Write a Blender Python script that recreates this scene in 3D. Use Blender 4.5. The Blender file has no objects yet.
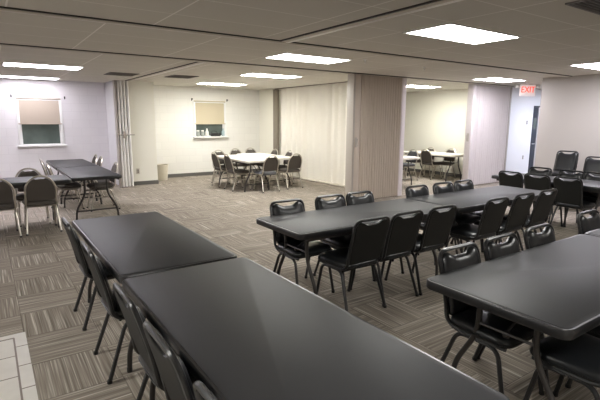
import bpy, bmesh, math, random
from mathutils import Vector, Matrix
random.seed(7)
PI = math.pi
scene = bpy.context.scene
COL = scene.collection
H = 2.57                      # ceiling height

# ------------------------------------------------------------------ materials
def mat(name, color, rough=0.5, metal=0.0, spec=0.5, emit=None, estr=0.0, bump=None, coat=0.0, var=None):
    m = bpy.data.materials.new(name); m.use_nodes = True
    nt = m.node_tree; b = nt.nodes['Principled BSDF']
    b.inputs['Base Color'].default_value = (*color, 1)
    b.inputs['Roughness'].default_value = rough
    b.inputs['Metallic'].default_value = metal
    b.inputs['Specular IOR Level'].default_value = spec
    b.inputs['Coat Weight'].default_value = coat
    if emit:
        b.inputs['Emission Color'].default_value = (*emit, 1)
        b.inputs['Emission Strength'].default_value = estr
    if var or bump:
        tc = nt.nodes.new('ShaderNodeTexCoord')
        nz = nt.nodes.new('ShaderNodeTexNoise'); nz.inputs['Detail'].default_value = 5
        nt.links.new(tc.outputs['Object'], nz.inputs['Vector'])
        if var:
            nz.inputs['Scale'].default_value = var[0]
            mx = nt.nodes.new('ShaderNodeMix'); mx.data_type = 'RGBA'
            mx.inputs[6].default_value = (*[c*(1-var[1]) for c in color], 1)
            mx.inputs[7].default_value = (*[min(1, c*(1+var[1])) for c in color], 1)
            nt.links.new(nz.outputs['Fac'], mx.inputs[0]); nt.links.new(mx.outputs[2], b.inputs['Base Color'])
        if bump:
            n2 = nt.nodes.new('ShaderNodeTexNoise'); n2.inputs['Scale'].default_value = bump[0]; n2.inputs['Detail'].default_value = 3
            nt.links.new(tc.outputs['Object'], n2.inputs['Vector'])
            bp = nt.nodes.new('ShaderNodeBump'); bp.inputs['Strength'].default_value = bump[1]; bp.inputs['Distance'].default_value = 0.004
            nt.links.new(n2.outputs['Fac'], bp.inputs['Height']); nt.links.new(bp.outputs['Normal'], b.inputs['Normal'])
    return m

class NG:
    """small helper for math node chains"""
    def __init__(s, m): s.nt = m.node_tree; s.L = s.nt.links
    def n(s, t): return s.nt.nodes.new(t)
    def put(s, sock, v):
        if hasattr(v, 'is_output'): s.L.new(v, sock)
        else: sock.default_value = v
    def math(s, op, a, b=0.0):
        x = s.n('ShaderNodeMath'); x.operation = op
        s.put(x.inputs[0], a); s.put(x.inputs[1], b); return x.outputs[0]
    def mix(s, f, a, b):
        x = s.n('ShaderNodeMix'); x.data_type = 'RGBA'
        s.put(x.inputs[0], f)
        for i, v in ((6, a), (7, b)):
            if isinstance(v, tuple): x.inputs[i].default_value = (*v, 1)
            else: s.L.new(v, x.inputs[i])
        return x.outputs[2]
    def mixf(s, f, a, b):
        x = s.n('ShaderNodeMix'); x.data_type = 'FLOAT'
        s.put(x.inputs[0], f); s.put(x.inputs[2], a); s.put(x.inputs[3], b); return x.outputs[0]
    def pos(s):
        g = s.n('ShaderNodeNewGeometry'); sp = s.n('ShaderNodeSeparateXYZ'); s.L.new(g.outputs['Position'], sp.inputs[0])
        return g.outputs['Position'], sp.outputs[0], sp.outputs[1], sp.outputs[2]
    def vec(s, x, y, z=0.0):
        c = s.n('ShaderNodeCombineXYZ'); s.put(c.inputs[0], x); s.put(c.inputs[1], y); s.put(c.inputs[2], z); return c.outputs[0]
    def noise(s, v, scale, detail=3):
        x = s.n('ShaderNodeTexNoise'); s.L.new(v, x.inputs['Vector']); x.inputs['Scale'].default_value = scale; x.inputs['Detail'].default_value = detail
        return x.outputs['Fac']
    def ramp(s, f, stops):
        r = s.n('ShaderNodeValToRGB'); s.put(r.inputs[0], f); e = r.color_ramp.elements
        while len(e) < len(stops): e.new(0.5)
        for el, (p, c) in zip(e, stops): el.position = p; el.color = (*c, 1)
        return r.outputs[0]
    def bump(s, h, strength, dist=0.003):
        b = s.n('ShaderNodeBump'); b.inputs['Strength'].default_value = strength; b.inputs['Distance'].default_value = dist
        s.L.new(h, b.inputs['Height']); s.L.new(b.outputs[0], s.nt.nodes['Principled BSDF'].inputs['Normal'])
    def color(s, c): s.L.new(c, s.nt.nodes['Principled BSDF'].inputs['Base Color'])

def carpet_material():
    m = mat('carpet_tiles', (.2, .18, .16), .95, spec=0.1); g = NG(m)
    p, x, y, z = g.pos()
    S = 0.49
    fx = g.math('DIVIDE', g.math('SUBTRACT', x, 0.10), S); fy = g.math('DIVIDE', g.math('SUBTRACT', y, 3.37), S)
    ix = g.math('FLOOR', fx); iy = g.math('FLOOR', fy)
    par = g.math('FLOORED_MODULO', g.math('ADD', ix, iy), 2.0)          # 0: stripes along X
    u = g.mixf(par, fy, fx); v = g.mixf(par, fx, fy)
    cell = g.math('ADD', g.math('MULTIPLY', ix, 13.7), g.math('MULTIPLY', iy, 7.3))
    n1 = g.noise(g.vec(g.math('MULTIPLY', u, 34.0), g.math('MULTIPLY', v, .45), cell), 1.0, 2)
    n2 = g.noise(g.vec(g.math('MULTIPLY', u, 70.0), g.math('MULTIPLY', v, 1.2), g.math('ADD', cell, 5.0)), 1.0, 1)
    n3 = g.noise(p, 300, 2)
    f = g.math('ADD', g.math('MULTIPLY', n1, .52), g.math('ADD', g.math('MULTIPLY', n2, .38), g.math('MULTIPLY', n3, .10)))
    c = g.ramp(f, [(.28, (.11, .093, .076)), (.44, (.215, .185, .154)), (.55, (.305, .268, .226)), (.66, (.56, .51, .44))])
    # hair-thin joints between tiles
    ex = g.math('LESS_THAN', g.math('FRACT', fx), .012); ey = g.math('LESS_THAN', g.math('FRACT', fy), .012)
    c = g.mix(g.math('MULTIPLY', g.math('MAXIMUM', ex, ey), .5), c, (.06, .05, .042))
    g.color(c); g.bump(f, .5, .006)
    return m

def ceiling_material(name, x0, y0):
    m = mat(name, (.5, .48, .45), .9, spec=.15); g = NG(m)
    p, x, y, z = g.pos()
    def line(c, o, per, w): return g.math('LESS_THAN', g.math('FLOORED_MODULO', g.math('ADD', g.math('SUBTRACT', c, o), w/2), per), w)
    lx = line(x, x0, 1.22, .016); ly = line(y, y0, .61, .013)
    n = g.noise(p, 160, 3); n2 = g.noise(p, 1.3, 2)
    tile = g.mix(n, (.59, .56, .50), (.69, .655, .59))
    tile = g.mix(g.math('MULTIPLY', n2, .35), tile, (.54, .505, .44))
    c = g.mix(g.math('MULTIPLY', ly, .75), tile, (.86, .83, .78))
    c = g.mix(g.math('MULTIPLY', lx, .8), c, (.90, .87, .82))
    g.color(c); g.bump(n, .35, .003)
    return m

def block_wall_material(name, col):
    m = mat(name, col, .55, spec=.3); g = NG(m)
    p, x, y, z = g.pos()
    b = g.n('ShaderNodeTexBrick'); g.L.new(g.vec(g.math('ADD', x, y), z), b.inputs['Vector'])
    b.inputs['Scale'].default_value = 1.0; b.inputs['Brick Width'].default_value = .405; b.inputs['Row Height'].default_value = .203
    b.inputs['Mortar Size'].default_value = .006; b.inputs['Mortar Smooth'].default_value = .4
    b.inputs['Color1'].default_value = (*col, 1); b.inputs['Color2'].default_value = (*[c*.97 for c in col], 1)
    b.inputs['Mortar'].default_value = (*[c*.92 for c in col], 1)
    g.color(b.outputs['Color'])
    g.bump(g.math('SUBTRACT', 1.0, b.outputs['Fac']), .25, .003)
    return m

def stone_tile_material():
    m = mat('cream_stone_tile', (.62, .58, .5), .35); g = NG(m)
    p, x, y, z = g.pos()
    n = g.noise(p, 7, 5)
    c = g.mix(n, (.50, .47, .42), (.66, .63, .57))
    inner = g.math('LESS_THAN', x, .032)
    # border joints every 0.31 m, inner joints every 0.30 m
    jb = g.math('LESS_THAN', g.math('FLOORED_MODULO', g.math('SUBTRACT', y, 3.075), .315), .012)
    ji = g.math('LESS_THAN', g.math('FLOORED_MODULO', g.math('SUBTRACT', y, 3.25), .31), .012)
    j = g.mixf(inner, jb, ji)
    v = g.math('LESS_THAN', g.math('ABSOLUTE', g.math('SUBTRACT', x, .032)), .006)
    v = g.math('MULTIPLY', v, g.math('LESS_THAN', y, 3.885))
    top = g.math('MULTIPLY', g.math('LESS_THAN', g.math('ABSOLUTE', g.math('SUBTRACT', y, 3.885)), .007), g.math('LESS_THAN', x, .034))
    j = g.math('MULTIPLY', j, g.math('LESS_THAN', y, 3.885))
    j = g.math('MAXIMUM', j, g.math('MAXIMUM', v, top))
    g.color(g.mix(j, c, (.17, .135, .105))); g.bump(g.math('SUBTRACT', 1.0, j), .5, .002)
    return m

M = {}
M['carpet'] = carpet_material()
M['stone'] = stone_tile_material()
M['block_l'] = block_wall_material('lavender_white_block', (.80, .775, .80))
M['block_c'] = block_wall_material('white_block', (.84, .825, .78))
M['plaster'] = mat('cream_plaster', (.80, .78, .70), .7, bump=(120, .05))
M['plaster_cool'] = mat('cool_white_plaster', (.78, .77, .79), .7, bump=(120, .05))
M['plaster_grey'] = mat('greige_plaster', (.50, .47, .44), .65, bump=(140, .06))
M['baseboard'] = mat('grey_vinyl_base', (.13, .125, .115), .5)
M['track'] = mat('tan_track_casing', (.60, .55, .48), .5)
M['track_dark'] = mat('dark_track_slot', (.022, .018, .015), .6)
M['alu'] = mat('aluminium', (.80, .78, .75), .3, metal=.8)
M['white'] = mat('white_enamel', (.82, .81, .78), .4)
M['frame'] = mat('white_window_paint', (.84, .84, .83), .45)
M['pane'] = mat('dark_window_glass', (.10, .125, .112), .08, spec=.6, var=(2.5, .5))  # base colour raised to stand in for the room's reflection
M['blind1'] = mat('tan_blind_fabric', (.50, .425, .35), .8, var=(60, .05))
M['blind2'] = mat('butter_blind_fabric', (.55, .48, .345), .8, var=(60, .05))
M['black_plastic'] = mat('black_plastic', (.012, .012, .012), .4)
M['dark_iron'] = mat('black_iron', (.02, .02, .02), .5)
M['laminate'] = mat('charcoal_laminate', (.027, .0275, .030), .50, spec=.4, var=(5, .12), bump=(420, .06))
M['edge'] = mat('black_edge_band', (.016, .016, .017), .28, spec=.6)
M['table_metal'] = mat('charcoal_tube', (.055, .05, .047), .38, metal=.4)
M['white_top'] = mat('white_plastic_top', (.82, .80, .74), .4)
M['white_edge'] = mat('off_white_edge', (.70, .67, .60), .45)
M['vinyl'] = mat('black_vinyl', (.011, .012, .0135), .30, spec=.5, bump=(260, .05), var=(9, .15))
M['vinyl_back'] = mat('black_vinyl_back', (.0095, .010, .0092), .55, spec=.3, bump=(260, .05))
M['black_tube'] = mat('black_tube', (.014, .014, .015), .30, spec=.6)
M['brown_fabric'] = mat('brown_weave', (.078, .066, .056), .85, var=(260, .25), bump=(300, .15))
M['slate_fabric'] = mat('slate_weave', (.15, .155, .17), .8, var=(260, .2), bump=(300, .15))  # bluish reflection on a brown seat, put into the fabric colour
M['dark_fabric'] = mat('charcoal_weave', (.035, .036, .040), .8, var=(260, .2), bump=(300, .15))
M['champagne'] = mat('champagne_tube', (.52, .48, .42), .32, metal=.85)
M['curtain'] = mat('taupe_vinyl_curtain', (.56, .485, .415), .6, var=(90, .03), bump=(200, .06))
M['curtain_c'] = mat('ivory_vinyl_curtain', (.80, .765, .69), .6, var=(90, .03), bump=(200, .06))
M['curtain_l'] = mat('mauve_vinyl_curtain', (.62, .575, .575), .6, var=(90, .03), bump=(200, .06))
M['curtain_d'] = mat('white_vinyl_curtain', (.86, .84, .80), .6, var=(90, .03), bump=(200, .06))
M['post'] = mat('taupe_post', (.42, .38, .34), .45)
M['jamb'] = mat('brown_jamb', (.22, .19, .15), .5)
M['post_l'] = mat('pale_lilac_post', (.78, .72, .74), .45)
M['beige'] = mat('beige_bin_plastic', (.62, .57, .47), .5)
M['glass'] = mat('clear_jar', (.33, .36, .34), .08, spec=.6)
M['blue_glass'] = mat('pale_blue_bottle', (.45, .56, .60), .15)
M['navy_door'] = mat('navy_door_paint', (.008, .013, .028), .3)
M['vent_dark'] = mat('dark_vent', (.045, .042, .038), .6)
M['vent_louvre'] = mat('grey_louvre', (.17, .155, .14), .5)
M['red_sign'] = mat('red_sign_letter', (.8, .05, .03), .4, emit=(1, .07, .03), estr=1.1)
M['sign_face'] = mat('exit_sign_face', (.85, .80, .78), .4, emit=(1, .80, .74), estr=.30)
def light_mat(name, col, s): return mat(name, (.9, .9, .9), .5, emit=col, estr=s)
GAIN = 3.9
M['L_neutral'] = light_mat('diffuser_neutral', (1, .99, .945), 7*GAIN)
M['L_warm'] = light_mat('diffuser_warm', (1, .985, .915), 10*GAIN)
M['L_far'] = light_mat('diffuser_far_room', (1, .985, .90), 12.5*GAIN)
M['L_dim'] = light_mat('diffuser_cool_aged', (.95, .92, 1.0), 3.2*GAIN)  # turned down so the wall beside this panel does not burn out
M['L_hall'] = light_mat('diffuser_daylight', (.80, .85, 1.0), 15*GAIN)  # cool diffuser of the added hall panel
M['L_cool'] = light_mat('diffuser_cool', (.95, .92, 1.0), 8.8*GAIN)

# ------------------------------------------------------------------ geometry helpers
def link(name, bm, m, parent=None, smooth=True, kind=None, mats=None):
    me = bpy.data.meshes.new(name)
    bmesh.ops.recalc_face_normals(bm, faces=bm.faces)
    bm.to_mesh(me); bm.free()
    for mm in (mats or [m]): me.materials.append(mm)
    if smooth:
        for p in me.polygons: p.use_smooth = True
        if hasattr(me, 'set_sharp_from_angle'): me.set_sharp_from_angle(angle=math.radians(38))
    o = bpy.data.objects.new(name, me); COL.objects.link(o)
    if parent: o.parent = parent
    if kind: o['kind'] = kind
    return o

def box(bm, x0, x1, y0, y1, z0, z1, bev=0.0, mi=0):
    r = bmesh.ops.create_cube(bm, size=1.0)
    vs = r['verts']
    for v in vs:
        v.co = Vector(((x0+x1)/2 + v.co.x*(x1-x0), (y0+y1)/2 + v.co.y*(y1-y0), (z0+z1)/2 + v.co.z*(z1-z0)))
    if mi:
        for f in {f for v in vs for f in v.link_faces}: f.material_index = mi
    if bev > 0:
        es = list({e for v in vs for e in v.link_edges})
        bmesh.ops.bevel(bm, geom=es, offset=bev, segments=2, profile=.5, affect='EDGES')

def smooth_path(pts, n=6, r=.06):
    """round the inner corners of a polyline"""
    pts = [Vector(p) for p in pts]; out = [pts[0]]
    for a, b, c in zip(pts, pts[1:], pts[2:]):
        d1 = (a-b); d2 = (c-b); l = min(r, d1.length*.49, d2.length*.49)
        p = b + d1.normalized()*l; q = b + d2.normalized()*l
        for i in range(n+1):
            t = i/n; out.append(p*(1-t)**2 + b*2*t*(1-t) + q*t*t)
    out.append(pts[-1]); return out

def tube(bm, pts, r, n=8, closed=False, r2=None):
    pts = [Vector(p) for p in pts]
    N = len(pts); rings = []; up = None
    for i, p in enumerate(pts):
        if closed: t = (pts[(i+1) % N] - pts[i-1]).normalized()
        else: t = (pts[min(i+1, N-1)] - pts[max(i-1, 0)]).normalized()
        if up is None:
            up = Vector((0, 0, 1)) if abs(t.z) < .9 else Vector((1, 0, 0))
        up = (up - t*up.dot(t)).normalized(); s = t.cross(up)
        rr = r if r2 is None else r + (r2-r)*i/(N-1)
        rings.append([bm.verts.new(p + (up*math.cos(a)+s*math.sin(a))*rr) for a in [2*PI*k/n for k in range(n)]])
    for i in range(N if closed else N-1):
        A, B = rings[i], rings[(i+1) % N]
        for k in range(n): bm.faces.new((A[k], A[(k+1) % n], B[(k+1) % n], B[k]))
    if not closed:
        bm.faces.new(rings[0][::-1]); bm.faces.new(rings[-1])

def rrect(w, d, r, n=5):
    out = []
    for cx, cy, a0 in ((w/2-r, d/2-r, 0), (-w/2+r, d/2-r, PI/2), (-w/2+r, -d/2+r, PI), (w/2-r, -d/2+r, 1.5*PI)):
        for k in range(n+1):
            a = a0 + PI/2*k/n; out.append((cx+r*math.cos(a), cy+r*math.sin(a)))
    return out

def loft(bm, rings, cap=True):
    R = [[bm.verts.new(p) for p in ring] for ring in rings]
    n = len(R[0])
    for A, B in zip(R, R[1:]):
        for k in range(n): bm.faces.new((A[k], A[(k+1) % n], B[(k+1) % n], B[k]))
    if cap:
        bm.faces.new(R[0][::-1]); bm.faces.new(R[-1])

def inset(poly, d):
    """move each vertex of a closed 2-D outline inwards by d"""
    n = len(poly); out = []
    area = sum(poly[i][0]*poly[(i+1) % n][1]-poly[(i+1) % n][0]*poly[i][1] for i in range(n))
    s = 1 if area > 0 else -1
    for i in range(n):
        a, b, c = Vector(poly[i-1]), Vector(poly[i]), Vector(poly[(i+1) % n])
        t = (c-a)
        if t.length < 1e-9: out.append(tuple(b)); continue
        t.normalize(); nrm = Vector((-t.y, t.x))*s
        out.append(tuple(b+nrm*d))
    return out

def lathe(bm, prof, n=16, c=(0, 0, 0)):
    loft(bm, [[(c[0]+r*math.cos(2*PI*k/n), c[1]+r*math.sin(2*PI*k/n), c[2]+z) for k in range(n)] for r, z in prof])

def thing(name, label, cat, loc=(0, 0, 0), rz=0.0, group=None):
    o = bpy.data.objects.new(name, None); COL.objects.link(o)
    o.empty_display_size = .1
    o.location = loc; o.rotation_euler = (0, 0, rz); o['label'] = label; o['category'] = cat
    if group: o['group'] = group
    return o
def tag(o, label, cat, group=None):
    o['label'] = label; o['category'] = cat
    if group: o['group'] = group
    return o
def struct(name, bm, m, smooth=False, mats=None): return link(name, bm, m, None, smooth, 'structure', mats)

def dup(root, loc, rz, label, group=None):
    r = root.copy(); COL.objects.link(r); r.location = loc; r.rotation_euler = (0, 0, rz)
    r['label'] = label
    if group: r['group'] = group
    for ch in list(root.children):
        c = ch.copy(); COL.objects.link(c); c.parent = r
        for g in list(ch.children):
            d = g.copy(); COL.objects.link(d); d.parent = c
    return r

# ------------------------------------------------------------------ the room
XL, XR, YF, YB = -3.2, 15.0, -1.6, 12.75
bm = bmesh.new(); box(bm, XL-.2, XR+.2, YF-.2, YB+.4, -.12, 0); struct('floor', bm, M['carpet'])
bm = bmesh.new(); box(bm, -2.2, .112, -.4, 3.955, -.05, .006); struct('trim_1', bm, M['stone'])

zones = [(XL, 2.97, YF, 4.72, 1.46, 4.70), (2.97, XR, YF, 4.72, 3.68, 2.87), (XL, XR, 4.72, 6.95, 3.50, 5.45),
         (XL, 2.97, 6.95, YB, .27, 9.08), (2.97, 7.35, 6.95, YB, 4.45, 8.11), (7.35, XR, 6.95, YB, 9.20, 8.25)]
bm = bmesh.new(); cm = []
for i, (x0, x1, y0, y1, gx, gy) in enumerate(zones):
    box(bm, x0, x1, y0, y1, H, H+.1, mi=i); cm.append(ceiling_material('ceiling_tile_%s' % 'abcdef'[i], gx, gy))
struct('ceiling', bm, None, mats=cm)

def wall_with_hole(bm, x0, x1, y0, y1, hole):
    hx0, hx1, hz0, hz1 = hole
    box(bm, x0, hx0, y0, y1, 0, H); box(bm, hx1, x1, y0, y1, 0, H)
    box(bm, hx0, hx1, y0, y1, 0, hz0); box(bm, hx0, hx1, y0, y1, hz1, H)
W1 = (.70, 1.57, 1.03, 2.09); W2 = (5.08, 6.00, 1.17, 2.14)
bm = bmesh.new(); wall_with_hole(bm, XL, 2.75, YB, YB+.25, W1); struct('wall_back_left', bm, M['block_l'])
bm = bmesh.new(); wall_with_hole(bm, 2.75, 7.35, YB, YB+.25, W2); struct('wall_back', bm, M['block_c'])
bm = bmesh.new(); box(bm, 7.35, 11.7, YB, YB+.25, 0, H); struct('wall_back_right', bm, M['plaster'])
bm = bmesh.new(); box(bm, 11.52, 11.66, 7.30, YB, 0, H); struct('wall_far_room', bm, M['plaster'])
bm = bmesh.new(); box(bm, XL-.2, XL, YF, YB, 0, H); struct('wall_left', bm, M['plaster_cool'])
bm = bmesh.new(); box(bm, XL, XR, YF-.2, YF, 0, H); struct('wall_front', bm, M['plaster_grey'])
bm = bmesh.new(); box(bm, 9.92, 10.07, YF, 5.26, 0, H); struct('wall_right', bm, M['plaster_grey'])
# hall wall with the doorway
bm = bmesh.new(); box(bm, 11.66, 13.22, 7.18, 7.30, 0, H); box(bm, 13.52, XR, 7.18, 7.30, 0, H); box(bm, 13.22, 13.52, 7.18, 7.30, 2.08, H)
struct('wall_hall', bm, M['plaster_cool'])
bm = bmesh.new(); box(bm, XR, XR+.2, YF, YB, 0, H); struct('wall_hall_end', bm, M['plaster_cool'])
# closet block and pilasters on the back wall
bm = bmesh.new(); box(bm, 2.95, 3.58, 11.68, YB, 0, H); struct('wall_closet', bm, M['plaster'])
bm = bmesh.new(); box(bm, 2.66, 2.95, 11.89, YB, 0, H); struct('wall_pilaster_left', bm, M['plaster_cool'])
bm = bmesh.new(); box(bm, 7.22, 7.45, 11.92, YB, 0, H); struct('wall_pilaster_right', bm, M['plaster'])
def base(name, *b):
    bm = bmesh.new(); box(bm, *b, bev=.004); struct(name, bm, M['baseboard'])
base('baseboard_back', 3.58, 7.22, YB-.014, YB, 0, .10)
base('baseboard_back_left', XL, 2.66, YB-.014, YB, 0, .10)
base('baseboard_closet', 2.95, 3.594, 11.666, 11.68, 0, .10)
base('baseboard_far_room', 11.506, 11.52, 7.30, YB, 0, .10)
base('baseboard_right', 9.906, 9.92, YF, 5.26, 0, .10)

# door in the hall wall: dark slab with a glazed upper light
d = bmesh.new(); box(d, 13.24, 13.50, 7.20, 7.245, .01, 2.06, bev=.004); dr = struct('door_1', d, M['navy_door'])
d = bmesh.new(); box(d, 13.29, 13.45, 7.190, 7.20, 1.45, 1.75, bev=.003); link('door_window', d, M['pane'], dr)
d = bmesh.new(); tube(d, smooth_path([(13.28, 7.20, 1.0), (13.28, 7.15, 1.0), (13.38, 7.15, 1.0)], r=.02), .009); link('door_handle', d, M['alu'], dr)
d = bmesh.new(); box(d, 13.20, 13.24, 7.165, 7.18, 0, 2.10); box(d, 13.24, 13.52, 7.165, 7.18, 2.06, 2.10); struct('trim_2', d, M['navy_door'])

# ceiling tracks of the folding partitions
def track(name, x0, x1, y0, y1):
    bm = bmesh.new(); lx = (x1-x0) > (y1-y0)
    if lx:
        box(bm, x0, x1, y0+.026, y1, H-.018, H+.01); box(bm, x0, x1, y0, y0+.026, H-.010, H+.01, mi=1)
        box(bm, x0, x1, y1-.035, y1-.028, H-.021, H-.017, mi=2)
    else:
        box(bm, x0+.026, x1, y0, y1, H-.018, H+.01); box(bm, x0, x0+.026, y0, y1, H-.010, H+.01, mi=1)
        box(bm, x1-.05, x1-.035, y0, y1, H-.022, H-.017, mi=2); box(bm, x1-.02, x1-.008, y0, y1, H-.022, H-.017, mi=2)
    struct(name, bm, None, mats=[M['track'], M['track_dark'], M['alu']])
track('trim_3', XL, 9.92, 4.66, 4.78)
track('trim_4', XL, 11.60, 6.90, 7.02)
track('trim_5', 2.92, 3.05, YF, 4.66)
track('trim_6', 2.90, 3.02, 7.03, 11.66)
track('trim_7', 7.27, 7.39, 7.03, 11.91)

# ------------------------------------------------------------------ windows
def window(name, hole, dx):
    x0, x1, z0, z1 = hole
    bm = bmesh.new(); t = .055
    for a in ((x0-t, x0+.01, z0-t, z1+t), (x1-.01, x1+t, z0-t, z1+t), (x0, x1, z1-.01, z1+t), (x0, x1, z0-t, z0+.01)):
        box(bm, a[0], a[1], YB-.02, YB+.10, a[2], a[3], bev=.004)
    f = struct(name, bm, M['frame'], smooth=True)
    bm = bmesh.new(); box(bm, x0-.09, x1+.09, YB-.11, YB+.06, z0-.055, z0-.012, bev=.006); link('sill', bm, M['frame'], f)
    bm = bmesh.new(); box(bm, x0, x1, YB+.07, YB+.085, z0, z1); link('pane', bm, M['pane'], f)
    bm = bmesh.new(); zm = (z0+z1)/2 - .02
    box(bm, x0, x1, YB+.045, YB+.075, zm-.02, zm+.02, bev=.003)
    for xa, xb in ((x0, x0+.035), (x1-.035, x1)): box(bm, xa, xb, YB+.045, YB+.075, z0, z1, bev=.003)
    link('sash', bm, M['frame'], f)
    return f
window('window_1', W1, 0); window('window_2', W2, 0)
def blind(hole, zb, m, label):
    x0, x1, z0, z1 = hole
    t = thing('roller_blind', label, 'window blind', ((x0+x1)/2, YB-.012, zb)); w = (x1-x0)/2+.03
    bm = bmesh.new(); n = 10
    loft(bm, [[(-w, 0, z), (w, 0, z), (w, -.004, z), (-w, -.004, z)] for z in [i/n*(z1-zb+.02) for i in range(n+1)]]); link('fabric', bm, m, t, smooth=False)
    bm = bmesh.new(); tube(bm, [(-w-.005, -.002, z1-zb+.035), (w+.005, -.002, z1-zb+.035)], .02, 12); link('roller', bm, m, t)
    bm = bmesh.new(); box(bm, -w, w, -.010, .004, -.022, .004, bev=.003); link('bottom_bar', bm, m, t)
    return t
blind(W1, 1.535, M['blind1'], 'tan roller blind half drawn over the window at far left')
blind(W2, 1.535, M['blind2'], 'butter-yellow roller blind half drawn over the window behind white tables')
for x, z, l in ((.58, 2.17, 'small black bracket at upper left of the far left window'), (1.70, 2.16, 'small black bracket at upper right of the far left window'),
                (4.99, 2.22, 'small dark bracket at upper left of window behind white tables'), (6.10, 2.22, 'small dark bracket at upper right of window behind white tables')):
    bm = bmesh.new(); box(bm, x-.013, x+.013, YB-.012, YB, z-.035, z+.035, bev=.004); tube(bm, smooth_path([(x, YB-.01, z), (x, YB-.07, z), (x, YB-.07, z+.03)], r=.02), .009)
    tag(link('curtain_bracket', bm, M['dark_iron']), l, 'bracket', 'curtain brackets beside the windows')

# things on the sill of the second window
SZ = W2[2]-.010
def sill_item(name, prof, x, m, label, cat, y=YB-.05):
    t = thing(name, label, cat, (x, y, SZ))
    bm = bmesh.new(); lathe(bm, prof[0], 14); link('body', bm, m, t)
    bm = bmesh.new(); lathe(bm, prof[1], 12); link('lid', bm, M['white'], t)
JAR = ([(.045, 0), (.055, .008), (.055, .12), (.045, .14), (.04, .15)], [(.043, .15), (.043, .175), (.03, .18)])
BOT = ([(.04, 0), (.045, .01), (.045, .13), (.02, .19), (.016, .23)], [(.02, .225), (.02, .25), (.012, .255)])
SQT = ([(.05, 0), (.055, .01), (.05, .12), (.03, .17), (.02, .19)], [(.024, .185), (.024, .21), (.012, .23)])
sill_item('jar', JAR, 5.13, M['glass'], 'left clear jar at left end of windowsill behind white tables', 'jar')
sill_item('jar', JAR, 5.27, M['glass'], 'clear jar beside white bottle on windowsill behind white tables', 'jar')
sill_item('bottle', SQT, 5.41, M['white'], 'white squat bottle left of dark box on windowsill', 'bottle')
sill_item('bottle', BOT, 5.93, M['blue_glass'], 'pale blue bottle at right end of windowsill, right of dark box', 'bottle')
t = thing('radio', 'low black radio with handle lying on windowsill behind white tables', 'radio', (5.68, YB-.05, SZ))
bm = bmesh.new(); box(bm, -.15, .15, -.05, .05, 0, .10, bev=.015); link('body', bm, M['black_plastic'], t)
bm = bmesh.new(); tube(bm, smooth_path([(-.13, 0, .09), (-.11, 0, .155), (.02, 0, .155), (.06, 0, .09)], r=.03), .01); link('handle', bm, M['black_plastic'], t)
bm = bmesh.new(); lathe(bm, [(.03, 0), (.03, .008), (.0, .008)][:2], 14); o = link('speaker_grille', bm, M['table_metal'], t); o.rotation_euler = (PI/2, 0, 0); o.location = (.08, -.049, .05)

# ------------------------------------------------------------------ ceiling lights, vents, sprinklers
def ceiling_light(x0, y0, m, label, w=1.22, d=.60):
    t = thing('ceiling_light', label, 'ceiling light', (x0+w/2, y0+d/2, H), 0, 'fluorescent ceiling lights')
    bm = bmesh.new(); e = .022
    for a in ((-w/2, w/2, -d/2, -d/2+e), (-w/2, w/2, d/2-e, d/2), (-w/2, -w/2+e, -d/2+e, d/2-e), (w/2-e, w/2, -d/2+e, d/2-e)): box(bm, a[0], a[1], a[2], a[3], -.012, .004, bev=.002)
    link('frame', bm, M['white'], t)
    bm = bmesh.new(); box(bm, -w/2+e, w/2-e, -d/2+e, d/2-e, -.008, .002); link('diffuser', bm, m, t, smooth=False)
ceiling_light(3.70, 2.88, M['L_neutral'], 'large lit ceiling panel nearest the camera, above the middle tables')
ceiling_light(3.50, 5.45, M['L_neutral'], 'lit ceiling panel in the middle bay, left of the taupe folded partition')
ceiling_light(4.45, 8.12, M['L_warm'], 'lit ceiling panel in front of the white tables, nearer of two there')
ceiling_light(4.60, 10.85, M['L_warm'], 'lit ceiling panel farthest back, near window behind white tables')
ceiling_light(.35, 9.10, M['L_cool'], 'lit ceiling panel at left edge, nearer one above the far left tables')
ceiling_light(.32, 11.90, M['L_dim'], 'lit ceiling panel at left edge close to the far left window wall')
ceiling_light(8.97, 5.75, M['L_cool'], 'lit ceiling panel left of the red exit sign')
ceiling_light(7.95, 3.22, M['L_cool'], 'lit ceiling panel cut by right edge, above the back right table')
ceiling_light(9.20, 8.25, M['L_far'], 'lit ceiling panel inside the far room beyond the partition opening')

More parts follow.
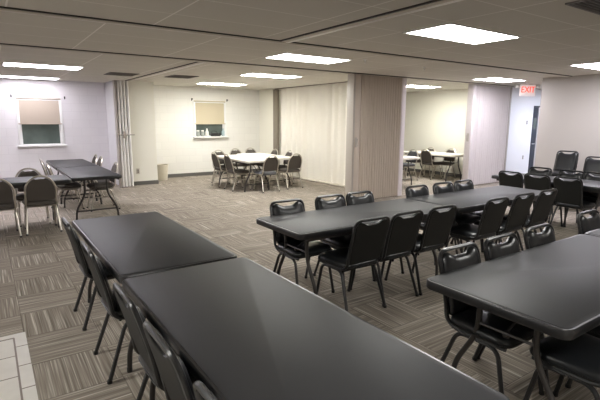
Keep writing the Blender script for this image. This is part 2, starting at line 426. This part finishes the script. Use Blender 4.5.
ceiling_light(-2.15, 9.10, M['L_cool'], 'lit ceiling panel left of the picture, above the far left tables')  # added out of view, extra light for the far left bay
ceiling_light(-2.15, 2.90, M['L_neutral'], 'lit ceiling panel left of the camera over the tiled floor')  # added out of view to brighten the foreground from the left
ceiling_light(.24, -.80, M['L_neutral'], 'lit ceiling panel behind the camera')  # added out of view, fills the dark foreground
ceiling_light(4.90, -.20, M['L_neutral'], 'lit ceiling panel right of the camera above the lower right tables')  # added out of view to lift the lower right tables
ceiling_light(12.4, 5.2, M['L_hall'], 'lit ceiling panel in the hall behind the right wall')  # unseen panel added to brighten the hall wall
def vent(x0, x1, y0, y1, n, label):
    t = thing('ceiling_vent', label, 'ceiling vent', ((x0+x1)/2, (y0+y1)/2, H), 0, 'air vents in the ceiling'); w = x1-x0; d = y1-y0
    bm = bmesh.new(); box(bm, -w/2, w/2, -d/2, d/2, -.004, .002); link('backing', bm, M['vent_dark'], t)
    bm = bmesh.new(); e = .02
    for a in ((-w/2, w/2, -d/2, -d/2+e), (-w/2, w/2, d/2-e, d/2), (-w/2, -w/2+e, -d/2+e, d/2-e), (w/2-e, w/2, -d/2+e, d/2-e)): box(bm, a[0], a[1], a[2], a[3], -.012, .002)
    link('frame', bm, M['vent_louvre'], t)
    bm = bmesh.new()
    for i in range(n):
        y = -d/2+e+(i+.5)*(d-2*e)/n; box(bm, -w/2+e, w/2-e, y-.003, y+.003, -.012, -.003)
    link('louvre', bm, M['vent_louvre'], t)
vent(3.82, 5.03, 1.31, 1.91, 14, 'large dark return air vent at top right corner')
vent(2.15, 2.72, 9.75, 10.35, 8, 'dark square ceiling vent near the white folded curtain, left of track')
vent(3.35, 3.90, 9.50, 10.10, 8, 'dark square ceiling vent right of the curtain track')
def sprinkler(x, y, label):
    t = thing('sprinkler_head', label, 'sprinkler', (x, y, H), 0, 'ceiling sprinklers')
    bm = bmesh.new(); lathe(bm, [(.034, .002), (.034, -.004), (.012, -.01), (.010, -.032)], 14); link('collar', bm, M['white'], t)
    bm = bmesh.new(); lathe(bm, [(.018, -.054), (.018, -.050)], 14)
    for s in (-1, 1): tube(bm, smooth_path([(s*.008, 0, -.03), (s*.015, 0, -.042), (0, 0, -.052)], r=.006, n=3), .0025, 6)
    link('deflector', bm, M['white'], t)
sprinkler(6.35, 5.44, 'white sprinkler head on ceiling in front of the far room opening')
sprinkler(4.87, 5.33, 'white sprinkler head on ceiling above the taupe folded partition')

# exit sign with two emergency lamp heads
t = thing('exit_sign', 'lit white exit sign with red letters and two lamp heads', 'exit sign', (11.03, 6.2, 2.285))
t.rotation_euler = (0, 0, math.radians(-30))
bm = bmesh.new(); box(bm, -.19, .19, -.025, .025, -.02, .25, bev=.008); link('housing', bm, M['sign_face'], t)
cu = bpy.data.curves.new('letters', 'FONT'); cu.body = 'EXIT'; cu.size = .205; cu.extrude = .004; cu.align_x = 'CENTER'
to = bpy.data.objects.new('letters_curve', cu); COL.objects.link(to)
dg = bpy.context.evaluated_depsgraph_get(); me = bpy.data.meshes.new_from_object(to.evaluated_get(dg)); bpy.data.objects.remove(to)
me.materials.clear(); me.materials.append(M['red_sign'])
lo = bpy.data.objects.new('letters', me); COL.objects.link(lo); lo.parent = t; lo.location = (0, -.028, .065); lo.rotation_euler = (PI/2, 0, 0); lo.scale = (.86, 1, 1)
for s in (-1, 1):
    bm = bmesh.new(); tube(bm, [(s*.19, 0, .18), (s*.25, 0, .20)], .012); lathe(bm, [(.012, .06), (.035, .04), (.045, 0), (.042, -.01)], 14, c=(s*.27, -.01, .185))
    link('lamp_head', bm, M['white'], t)
bm = bmesh.new(); tube(bm, [(0, 0, .225), (0, 0, H-2.285)], .016); lathe(bm, [(.05, 0), (.05, .012)], 14, c=(0, 0, H-2.285-.012)); link('stem', bm, M['white'], t)

# ------------------------------------------------------------------ folding partitions
def pleats(bm, A, B, n, amp, z0, z1, flat=False, th=.004):
    """accordion curtain: rounded folds with narrow creases, or flat zigzag panels"""
    A, B = Vector(A), Vector(B); d = (B-A); L = d.length; d.normalize(); nr = Vector((-d.y, d.x))
    prof = ((0, -1), (.30, .9), (.34, 1), (.38, 1), (.60, -.75), (.63, -1), (.66, -1)) if flat else ((0, -1), (.03, .2), (.10, .62), (.22, .9), (.38, 1), (.54, .9), (.66, .62), (.73, .2), (.76, -1))
    pts = []
    for i in range(n):
        j = random.uniform(.85, 1.15); q = random.uniform(-.06, .06)
        for u, a in prof: pts.append(A + d*L*(i+u+(q if u else 0)*.5)/n + nr*amp*a*j)
    pts.append(A + d*L - nr*amp)
    rings = [[(p.x-nr.x*th, p.y-nr.y*th, z0), (p.x+nr.x*th, p.y+nr.y*th, z0), (p.x+nr.x*th, p.y+nr.y*th, z1), (p.x-nr.x*th, p.y-nr.y*th, z1)] for p in pts]
    loft(bm, rings)
ZT = H-.028
def latch(parent, x, y, z, ax):
    bm = bmesh.new()
    if ax == 'y': box(bm, x-.03, x+.03, y-.008, y, z-.10, z+.10, bev=.004); tube(bm, smooth_path([(x, y-.005, z-.07), (x, y-.05, z-.07), (x, y-.05, z+.07), (x, y-.005, z+.07)], r=.02), .009)
    else: box(bm, x-.008, x, y-.03, y+.03, z-.10, z+.10, bev=.004); tube(bm, smooth_path([(x-.005, y, z-.07), (x-.05, y, z-.07), (x-.05, y, z+.07), (x-.005, y, z+.07)], r=.02), .009)
    link('latch_handle', bm, M['post'], parent)
# A: taupe stack in the middle of the picture
t = thing('folding_partition', 'taupe accordion partition folded into a stack behind the middle tables', 'folding partition', (0, 0, 0))
bm = bmesh.new(); pleats(bm, (7.38, 6.95), (6.22, 6.95), 17, .07, .02, ZT); link('curtain', bm, M['curtain'], t)
bm = bmesh.new(); box(bm, 6.0, 6.045, 6.86, 7.06, .012, ZT, bev=.006); link('lead_post', bm, M['post'], t)
bm = bmesh.new(); box(bm, 6.047, 6.215, 6.885, 7.03, .02, ZT, bev=.012); link('lead_panel', bm, M['curtain'], t)
latch(t, 6.11, 6.885, 1.22, 'y')
bm = bmesh.new(); box(bm, 7.385, 7.50, 6.88, 7.06, .012, ZT, bev=.005); link('end_post', bm, M['post_l'], t)
# B: ivory partition closed between the white tables and the far room
t = thing('folding_partition', 'ivory accordion partition pulled closed beside the white tables', 'folding partition')
bm = bmesh.new(); pleats(bm, (7.36, 7.12), (7.30, 11.66), 17, .035, .03, ZT, True); link('curtain', bm, M['curtain_c'], t)
bm = bmesh.new(); box(bm, 7.22, 7.30, 11.68, 11.91, .012, ZT, bev=.004); link('jamb_post', bm, M['jamb'], t)
bm = bmesh.new(); box(bm, 7.24, 7.43, 7.12, 11.66, .012, .045, bev=.006); link('bottom_seal', bm, M['track'], t)
# C: mauve stack right of the far room opening
t = thing('folding_partition', 'pale mauve accordion partition folded at right of the far room opening', 'folding partition')
bm = bmesh.new(); pleats(bm, (11.58, 7.03), (10.05, 7.03), 18, .07, .03, ZT); link('curtain', bm, M['curtain_l'], t)
bm = bmesh.new(); box(bm, 9.96, 10.045, 6.95, 7.12, .012, ZT, bev=.006); link('lead_post', bm, M['curtain_l'], t)
latch(t, 9.96, 7.03, 1.25, 'x')
bm = bmesh.new(); box(bm, 11.59, 11.65, 6.96, 7.12, .012, ZT, bev=.004); link('jamb_post', bm, M['post'], t)
# D: small stack at the left pilaster
t = thing('folding_partition', 'white accordion curtain folded against the pilaster by far left window', 'folding partition')
bm = bmesh.new(); pleats(bm, (2.90, 11.42), (2.61, 11.42), 4, .06, .03, ZT); link('curtain', bm, M['curtain_d'], t)
bm = bmesh.new(); box(bm, 2.575, 2.60, 11.33, 11.52, .012, ZT, bev=.004); link('lead_post', bm, M['post'], t)
bm = bmesh.new(); tube(bm, [(2.54, 11.345, 1.28), (2.97, 11.345, 1.28)], .012); box(bm, 2.70, 2.76, 11.335, 11.36, 1.2, 1.36, bev=.004); link('latch_bar', bm, M['post'], t)

# ------------------------------------------------------------------ small wall and floor items
t = thing('waste_bin', 'beige plastic waste bin beside the cream closet wall', 'waste bin', (3.90, 12.30, 0))
bm = bmesh.new(); lathe(bm, [(.125, 0), (.13, .005), (.165, .40), (.170, .40), (.172, .43), (.16, .43), (.155, .40), (.12, .02)], 24); link('body', bm, M['beige'], t)
bm = bmesh.new(); tube(bm, [(.168*math.cos(a), .168*math.sin(a), .43) for a in [2*PI*k/24 for k in range(24)]], .008, 6, closed=True); link('rim', bm, M['beige'], t)
def plate(name, x, y, z, m, label, cat, w=.035, h=.057):
    t = thing(name, label, cat, (x, y, z))
    bm = bmesh.new(); box(bm, -w, w, -.006, 0, -h, h, bev=.003); link('plate', bm, m, t)
    bm = bmesh.new()
    for s in (-1, 1): box(bm, -.014, .014, -.009, -.005, s*.024-.014, s*.024+.014, bev=.003)
    link('socket' if cat == 'outlet' else 'toggle', bm, M['table_metal'], t)
plate('wall_outlet', 3.09, 11.68, .36, M['track'], 'brown wall outlet low on the cream closet wall', 'outlet', .045, .07)
plate('light_switch', 12.90, 7.18, 1.62, M['post'], 'small grey wall switch on hall wall below exit sign', 'switch')
plate('wall_outlet', 12.85, 7.18, .62, M['post'], 'small grey outlet on hall wall beside the dark door', 'outlet')

# ------------------------------------------------------------------ tables
def make_table(L, label, loc, rz, group, W=.762, top='laminate', cat='table', name='folding_table', low_bar=False):
    """folding table, long axis local X, origin under its centre"""
    t = thing(name, label, cat, loc, rz, group)
    edge = M['edge'] if top == 'laminate' else M['white_edge']
    zt = .74; r = .055
    o = rrect(L, W, r, 6)
    bm = bmesh.new()
    i1 = inset(o, .016); i2 = inset(o, .020)
    loft(bm, [[(x, y, zt-.012) for x, y in i1], [(x, y, zt-.002) for x, y in i1], [(x, y, zt) for x, y in i2]]); link('tabletop', bm, M[top], t)
    bm = bmesh.new(); i0 = inset(o, .005); i3 = inset(o, .017); i4 = inset(o, .03)
    loft(bm, [[(x, y, zt-.054) for x, y in i4], [(x, y, zt-.054) for x, y in i0], [(x, y, zt-.046) for x, y in o], [(x, y, zt-.010) for x, y in o], [(x, y, zt-.003) for x, y in i0], [(x, y, zt-.003) for x, y in i3]]); link('edge_band', bm, edge, t)
    for s in (-1, 1):
        bm = bmesh.new(); box(bm, -L/2+.10, L/2-.10, s*(W/2-.045)-.012, s*(W/2-.045)+.012, zt-.085, zt-.044, bev=.003); link('side_rail', bm, M['table_metal'], t)
    for s in (-1, 1):
        x = s*(L/2-.22)
        for q in (-1, 1):
            bm = bmesh.new(); tube(bm, smooth_path([(x, q*.17, zt-.05), (x, q*.17, .44), (x, q*.315, .18), (x, q*.325, .012)], r=.09, n=6), .0165, 10)
            lg = link('leg', bm, M['table_metal'], t)
            bm = bmesh.new(); lathe(bm, [(.018, 0), (.018, .03), (.015, .034)], 10, c=(x, q*.325, 0)); link('foot_cap', bm, M['black_plastic'], lg)
        if low_bar: bm = bmesh.new(); tube(bm, [(x, -.315, .16), (x, .315, .16)], .012, 8); link('cross_bar', bm, M['table_metal'], t)
        bm = bmesh.new(); tube(bm, [(x, -.30, zt-.062), (x, .30, zt-.062)], .012, 8); link('hinge_bar', bm, M['table_metal'], t)
        bm = bmesh.new()
        tube(bm, [(x, 0, .50), (x-s*.36, 0, zt-.055)], .008, 8); tube(bm, [(x, -.17, .50), (x, .17, .50)], .009, 8); tube(bm, [(x-s*.01, -.012, .49), (x-s*.01, .012, .49)], .022, 10)
        link('brace', bm, M['table_metal'], t)
    return t
BT = 'black-topped folding tables'
R90 = PI/2
make_table(1.96, 'charcoal folding table filling the foreground at the bottom of the picture', (.978, 1.69, 0), R90, BT, W=.82)
make_table(1.84, 'charcoal folding table at the far end of the foreground row, two chairs on its left', (.97, 3.62, 0), R90, BT, W=.79)
make_table(2.06, 'charcoal folding table in the middle, left one of two joined end to end', (3.065, 3.325, 0), 0, BT, W=.775)
make_table(2.02, 'charcoal folding table in the middle, right one joined behind the first', (5.115, 3.325, 0), 0, BT, W=.775)
make_table(1.98, 'charcoal folding table at lower right with bent grey legs in view', (3.045, 1.275, 0), 0, BT, W=.83)
make_table(1.99, 'charcoal folding table cut by right edge, continuing the lower right table', (5.05, 1.275, 0), 0, BT, W=.83)
make_table(1.84, 'charcoal folding table at back right, near the right wall and stacked chairs', (7.50, 3.60, 0), R90, BT, W=.78)
make_table(1.83, 'dark folding table at far left, long side to the side walls, nearer of that pair', (1.43, 8.72, 0), R90, BT, low_bar=True)
make_table(1.83, 'dark folding table at far left, farther one towards the blind and window', (1.43, 10.56, 0), R90, BT, low_bar=True)
make_table(1.83, 'dark folding table at left edge, set crosswise behind two brown chair backs', (.115, 8.03, 0), 0, BT, low_bar=True)
WT = 'white-topped folding tables'
make_table(1.83, 'white folding table in the centre back group, left one of the pair', (5.16, 9.95, 0), R90, WT, top='white_top', low_bar=True)
make_table(1.83, 'white folding table in the centre back group, right one by ivory partition', (5.96, 10.25, 0), R90, WT, top='white_top', low_bar=True)
make_table(1.83, 'white folding table along the wall of the far room', (10.70, 8.62, 0), R90, WT, top='white_top', low_bar=True)
make_table(1.83, 'white folding table in the far room, partly hidden by taupe partition', (8.75, 8.70, 0), R90, WT, top='white_top', low_bar=True)

# ------------------------------------------------------------------ chairs
def make_chair(name, label, loc, rz, group, style):
    """stacking chair facing local +Y; origin on the floor under the seat; top of the back at y=-.27, z=.85"""
    black = style == 'black'
    seat_m, back_m, tube_m = (M['vinyl'], M['vinyl_back'], M['black_tube']) if black else ((M['brown_fabric'],)*2 if style == 'brown' else (M['dark_fabric'],)*2) + (M['champagne'],)
    t = thing(name, label, 'chair', loc, rz, group)
    # seat cushion
    out = []
    for x, y in rrect(.43, .43, .085, 6):
        out.append((x*(1+.06*(y/.215)), y+.015))
    z0 = .405
    bm = bmesh.new()
    loft(bm, [[(x*k, .015+(y-.015)*k, z) for x, y in out] for k, z in ((.04, z0), (.86, z0), (.98, z0+.004), (1, z0+.018), (1, z0+.034), (.965, z0+.050), (.88, z0+.063), (.70, z0+.071), (.45, z0+.075), (.2, z0+.077), (.04, z0+.0775))])
    st = link('seat', bm, seat_m, t)
    bm = bmesh.new(); tube(bm, [(x, y, z0+.020) for x, y in out], .0055, 6, closed=True); link('piping', bm, seat_m, st)
    # seat frame: side rails run into the back uprights
    lean = math.radians(15)
    def bk(u, v, w=0.0):   # point on the leaning back plane: u across, v up from the seat, w to the front
        return (u, -.175 - v*math.sin(lean) + w*math.cos(lean), .43 + v*math.cos(lean) + w*math.sin(lean))
    hb = .435
    if black: arch = [(-.185, .0), (-.191, .18), (-.197, hb), (.197, hb), (.191, .18), (.185, .0)]; rr = .075
    else: arch = None
    bm = bmesh.new()
    zr = z0-.010
    pre = [(-.185, .20, zr), (-.195, -.10, zr), (-.195, -.19, zr+.03)]
    if black:
        path = smooth_path(pre + [bk(u, v) for u, v in arch[1:-1]] + [(-x, y, z) for x, y, z in pre[::-1]], r=rr, n=6)
    else:
        dome = [(.194*math.cos(a), .21+ (hb-.21)*math.sin(a)) for a in [PI-PI*k/16 for k in range(17)]]
        path = smooth_path(pre + [bk(-.194, .12)], r=.05, n=5) + [bk(u, v) for u, v in dome] + [p for p in smooth_path([bk(.194, .12)] + [(-x, y, z) for x, y, z in pre[::-1]], r=.05, n=5)]
    tube(bm, path, .0135, 8); link('back_frame', bm, tube_m, t)
    bm = bmesh.new()
    bm.free()
    for yy in (.17, -.15):
        bm = bmesh.new(); tube(bm, [(-.19, yy, zr), (.19, yy, zr)], .010, 8); link('seat_rail', bm, tube_m, t)
    # back rest pad: a domed grid between a lower and a scooped upper outline
    if black:
        HW, vb, vt0, rc, dip, dw = .179, .022, hb-.014, .060, .034, .130
        def top(u):
            e = max(0, abs(u)-(HW-rc)); s_ = min(1, max(0, (dw-abs(u))/.085))
            return vt0 - rc + math.sqrt(max(0, rc*rc-e*e)) - dip*(s_*s_*(3-2*s_))
        wide = lambda v: 1 + .055*v/hb
        dome, back_w = .034, -.014
    else:
        HW, vb, vt0, dip, dw = .176, .062, hb-.016, .030, .080
        def top(u):
            s_ = min(1, max(0, (dw-abs(u))/.04))
            return .205 + (vt0-.205)*math.sqrt(max(0, 1-(u/HW)**2)) - dip*(s_*s_*(3-2*s_))
        wide = lambda v: 1.0
        dome, back_w = .028, -.011
    def low(u):
        e = max(0, abs(u)-(HW-.025)); return vb + .025 - math.sqrt(max(0, .025**2-e*e))
    nu, nv = 30, 14
    us = [-HW*math.cos(PI*i/nu) for i in range(nu+1)]
    bm = bmesh.new(); F = []; B = []
    for i, u in enumerate(us):
        a_, b_ = low(u), top(u); fr = []; bk_ = []
        for j in range(nv+1):
            tv = (1-math.cos(PI*j/nv))/2; v = a_+(b_-a_)*tv
            k = (1-min(1, abs(u)/HW)**6)*(1-abs(2*tv-1)**6); k = max(0, k)**.5
            uu = u*wide(v)
            fr.append(bm.verts.new(bk(uu, v, .004+dome*k)))
            bk_.append(bm.verts.new(bk(uu*.995, v, back_w*(.8+.2*min(1, k*2)))))
        F.append(fr); B.append(bk_)
    for i in range(nu):
        for j in range(nv):
            bm.faces.new((F[i][j], F[i+1][j], F[i+1][j+1], F[i][j+1]))
            f2 = bm.faces.new((B[i][j], B[i][j+1], B[i+1][j+1], B[i+1][j])); f2.material_index = 1
        bm.faces.new((F[i][0], B[i][0], B[i+1][0], F[i+1][0])); bm.faces.new((F[i][nv], F[i+1][nv], B[i+1][nv], B[i][nv]))
    for j in range(nv):
        bm.faces.new((F[0][j], F[0][j+1], B[0][j+1], B[0][j])); bm.faces.new((F[nu][j], B[nu][j], B[nu][j+1], F[nu][j+1]))
    link('backrest', bm, None, t, mats=[seat_m, back_m])
    # four legs
    for sx in (-1, 1):
        bm = bmesh.new(); tube(bm, smooth_path([(sx*.19, .02, zr-.012), (sx*.19, .155, zr-.014), (sx*.205, .235, .012)], r=.075, n=6), .0135, 8); lg = link('leg', bm, tube_m, t)
        bm = bmesh.new(); lathe(bm, [(.016, 0), (.017, .004), (.016, .022)], 8, c=(sx*.205, .235, 0)); link('foot_cap', bm, M['black_plastic'], lg)
        bm = bmesh.new(); tube(bm, smooth_path([(sx*.19, .01, zr-.012), (sx*.19, -.115, zr-.014), (sx*.22, -.245, .012)], r=.075, n=6), .0135, 8); lg = link('leg', bm, tube_m, t)
        bm = bmesh.new(); lathe(bm, [(.016, 0), (.017, .004), (.016, .022)], 8, c=(sx*.22, -.245, 0)); link('foot_cap', bm, M['black_plastic'], lg)
    if not black:
        for sx in (-1, 1): bm = bmesh.new(); tube(bm, [(sx*.197, .195, .25), (sx*.203, -.175, .25)], .007, 6); link('side_stretcher', bm, tube_m, t)
    bm = bmesh.new(); tube(bm, [(-.19, .0, zr-.012), (.19, .0, zr-.012)], .009, 6)
    link('stretcher', bm, tube_m, t)
    return t

proto = {}
def chair(style, bx, by, face, label, group, dz=0.0):
    """bx, by: where the top of the back stands; face in degrees, 0 = facing +Y, -90 = facing +X"""
    rz = math.radians(face); TOP = .29
    loc = (bx - math.sin(rz)*TOP, by + math.cos(rz)*TOP, dz)
    if style not in proto:
        proto[style] = make_chair('stacking_chair' if style == 'black' else 'banquet_chair', label, loc, rz, group, style); return proto[style]
    return dup(proto[style], loc, rz, label, group)

G = 'black chairs along the left side of the foreground tables'
chair('black', .46, 3.96, -90, 'black chair at far end of the row left of the foreground tables', G)
chair('black', .46, 3.07, -90, 'second black chair from the far end, left of the foreground tables', G)
chair('black', .46, 2.13, -90, 'third black chair from the far end, beside the joint of the foreground tables', G)
chair('black', .46, 1.60, -90, 'fourth black chair from the far end, left of the foreground tables', G)
chair('black', .47, 1.08, -90, 'nearest black chair at bottom edge, left of the foreground table', G)
G = 'black chairs on the far side of the middle tables'
for x, y, l in ((2.45, 3.79, 'leftmost black chair on the far side of the middle tables'), (3.01, 3.80, 'second black chair from left on the far side of the middle tables'),
                (3.44, 3.80, 'third black chair from left on far side of the middle tables'), (4.39, 3.79, 'black chair on far side of the middle tables, just right of the table joint'),
                (4.91, 3.80, 'black chair on far side of middle tables, under the far room chairs'), (5.34, 3.80, 'rightmost black chair on the far side of middle tables, before mauve partition')):
    chair('black', x, y, 180, l, G)
G = 'black chairs on the near side of the middle tables'
for x, y, l in ((2.60, 2.68, 'leftmost black chair with its back to us on near side of middle tables'), (3.05, 2.70, 'second black chair from left on the near side of middle tables'),
                (3.54, 2.70, 'third black chair from left on near side of middle tables, by the joint'), (4.41, 2.68, 'fourth black chair from left on the near side of middle tables'),
                (4.95, 2.69, 'fifth black chair from left on near side of middle tables, second from right'), (5.47, 2.69, 'rightmost black chair on the near side of the middle tables')):
    chair('black', x, y, 0, l, G)
G = 'black chairs on the far side of the lower right tables'
for x, y, l in ((2.475, 1.765, 'leftmost black chair behind the lower right table, padded front facing us'), (2.955, 1.765, 'middle black chair of three behind the lower right table'),
                (3.49, 1.775, 'rightmost black chair of three behind the lower right table'), (4.44, 1.83, 'black chair behind the table joint at right edge')):
    chair('black', x, y, 180, l, G)
G = 'black chairs on the near side of the lower right table'
chair('black', 2.53, .66, 0, 'black chair tucked under the lower right table, glossy seat at bottom right', G)
chair('black', 3.10, .66, 0, 'black chair at right edge, second one tucked under the lower right table', G)
G = 'black chairs at the back right table'
for x, y, l in ((6.93, 4.06, 'leftmost black chair with its back to us at the back right table'), (6.94, 3.63, 'middle black chair with its back to us at back right table'), (6.95, 3.18, 'largest black chair with its back to us at the back right table, legs in view')):
    chair('black', x, y, -90, l, G)
for x, y, l in ((8.02, 4.13, 'black chair on wall side of the back right table, left of the stack'), (8.00, 3.60, 'black chair on the wall side of back right table, below the taller stack'), (8.00, 3.20, 'black chair on the wall side of back right table, at right edge')):
    chair('black', x, y, 90, l, G)
G = 'stacked black chairs against the right wall'
for i, l in enumerate(('bottom chair of the taller black stack by the right wall', 'second chair from bottom in the taller black stack by right wall', 'third chair from bottom in the taller black stack by right wall', 'top chair of the taller black stack by the right wall')):
    chair('black', 9.42-.02*i, 4.36-.012*i, 90, l, G, dz=.078*i)
for i, l in enumerate(('bottom chair of the lower black stack at right edge', 'middle chair of the lower black stack at right edge', 'top chair of the lower black stack at right edge')):
    chair('black', 9.42-.02*i, 3.82-.012*i, 90, l, G, dz=.078*i)

G = 'brown banquet chairs around the far left tables'
BR = 'brown'
chair(BR, .06, 7.30, 0, 'brown round-backed chair cut by the left edge, back to us', G)
chair(BR, .58, 7.36, 0, 'brown round-backed chair at far left with its back to us, complete in view', G)
chair(BR, .52, 8.60, 180, 'brown round-backed chair behind the crosswise table at far left', G)
chair(BR, .86, 10.45, -90, 'brown chair seen edge-on under the far left window, farther of two', G)
chair(BR, .86, 9.30, -90, 'brown chair seen edge-on left of the far left tables, nearer of two', G)
chair(BR, 2.02, 11.05, 90, 'brown chair right of the far left tables, farthest of three', G)
chair(BR, 2.02, 10.50, 90, 'brown chair right of the far left tables, middle of three', G)
chair(BR, 1.98, 8.95, 90, 'brown chair right of the far left tables, in front of white curtain', G)
G = 'brown banquet chairs around the white tables'
chair(BR, 4.60, 10.45, -90, 'brown chair left of the white tables, farther of two seen side-on', G)
chair(BR, 4.60, 9.72, -90, 'brown chair left of the white tables, nearer of two seen side-on', G)
chair(BR, 5.05, 11.15, 180, 'brown chair at the far left corner of the white tables', G)
chair(BR, 5.72, 11.50, 180, 'brown chair behind the white tables, under the right end of window', G)
chair(BR, 6.25, 11.60, 180, 'brown chair behind the white tables, in front of the white pilaster', G)
chair(BR, 6.62, 10.80, 90, 'brown chair on the partition side of the white tables, farther of two', G)
chair(BR, 6.62, 10.05, 90, 'brown chair on the partition side of the white tables, nearer of two', G)
c = chair(BR, 5.36, 8.88, 0, 'brown chair with slate-blue seat in front of the white tables', G)
for ch in c.children:
    if ch.name.startswith('seat') and not ch.name.startswith('seat_frame'):
        ch['label'] = 'slate-blue seat'
        for q in [ch] + list(ch.children):
            q.material_slots[0].link = 'OBJECT'; q.material_slots[0].material = M['slate_fabric']  # seat recoloured to carry its bluish reflection
chair(BR, 6.12, 9.02, 0, 'brown chair in front of the white tables, right of the slate-seated one', G)
G = 'brown banquet chairs in the far room'
chair(BR, 10.28, 8.62, -90, 'brown chair with its back to us at white table in far room', G)
chair(BR, 11.25, 9.20, 90, 'brown chair on the wall side of far room table, left of two', G)
chair(BR, 11.25, 8.45, 90, 'brown chair on the wall side of far room table, right of two', G)
chair('dark', 9.95, 8.75, 90, 'dark chair at the half-hidden white table in the far room, nearer of two', G)
chair('dark', 9.95, 9.35, 90, 'dark chair at the half-hidden white table in the far room, farther of two', G)

# ------------------------------------------------------------------ camera and world
f, yaw, pit, rol, h = 451.97, math.radians(34.636), math.radians(-10.076), math.radians(.35), 1.662
fw = Vector((math.sin(yaw)*math.cos(pit), math.cos(yaw)*math.cos(pit), math.sin(pit)))
r0 = Vector((math.cos(yaw), -math.sin(yaw), 0)); u0 = r0.cross(fw)
r1 = r0*math.cos(rol)+u0*math.sin(rol); u1 = u0*math.cos(rol)-r0*math.sin(rol)
cd = bpy.data.cameras.new('camera'); cam = bpy.data.objects.new('camera', cd); COL.objects.link(cam)
cam.matrix_world = Matrix(((r1.x, u1.x, -fw.x, 0), (r1.y, u1.y, -fw.y, 0), (r1.z, u1.z, -fw.z, h), (0, 0, 0, 1)))
cd.sensor_width = 36; cd.sensor_fit = 'HORIZONTAL'; cd.lens = f*36/600; cd.clip_start = .05; cd.clip_end = 60
scene.camera = cam
w = bpy.data.worlds.new('night'); scene.world = w; w.use_nodes = True
w.node_tree.nodes['Background'].inputs[0].default_value = (.02, .025, .025, 1); w.node_tree.nodes['Background'].inputs[1].default_value = .5
vs = scene.view_settings; vs.view_transform = 'Standard'; vs.look = 'None'; vs.gamma = 1.0; vs.use_curve_mapping = False; vs.exposure = 0.0
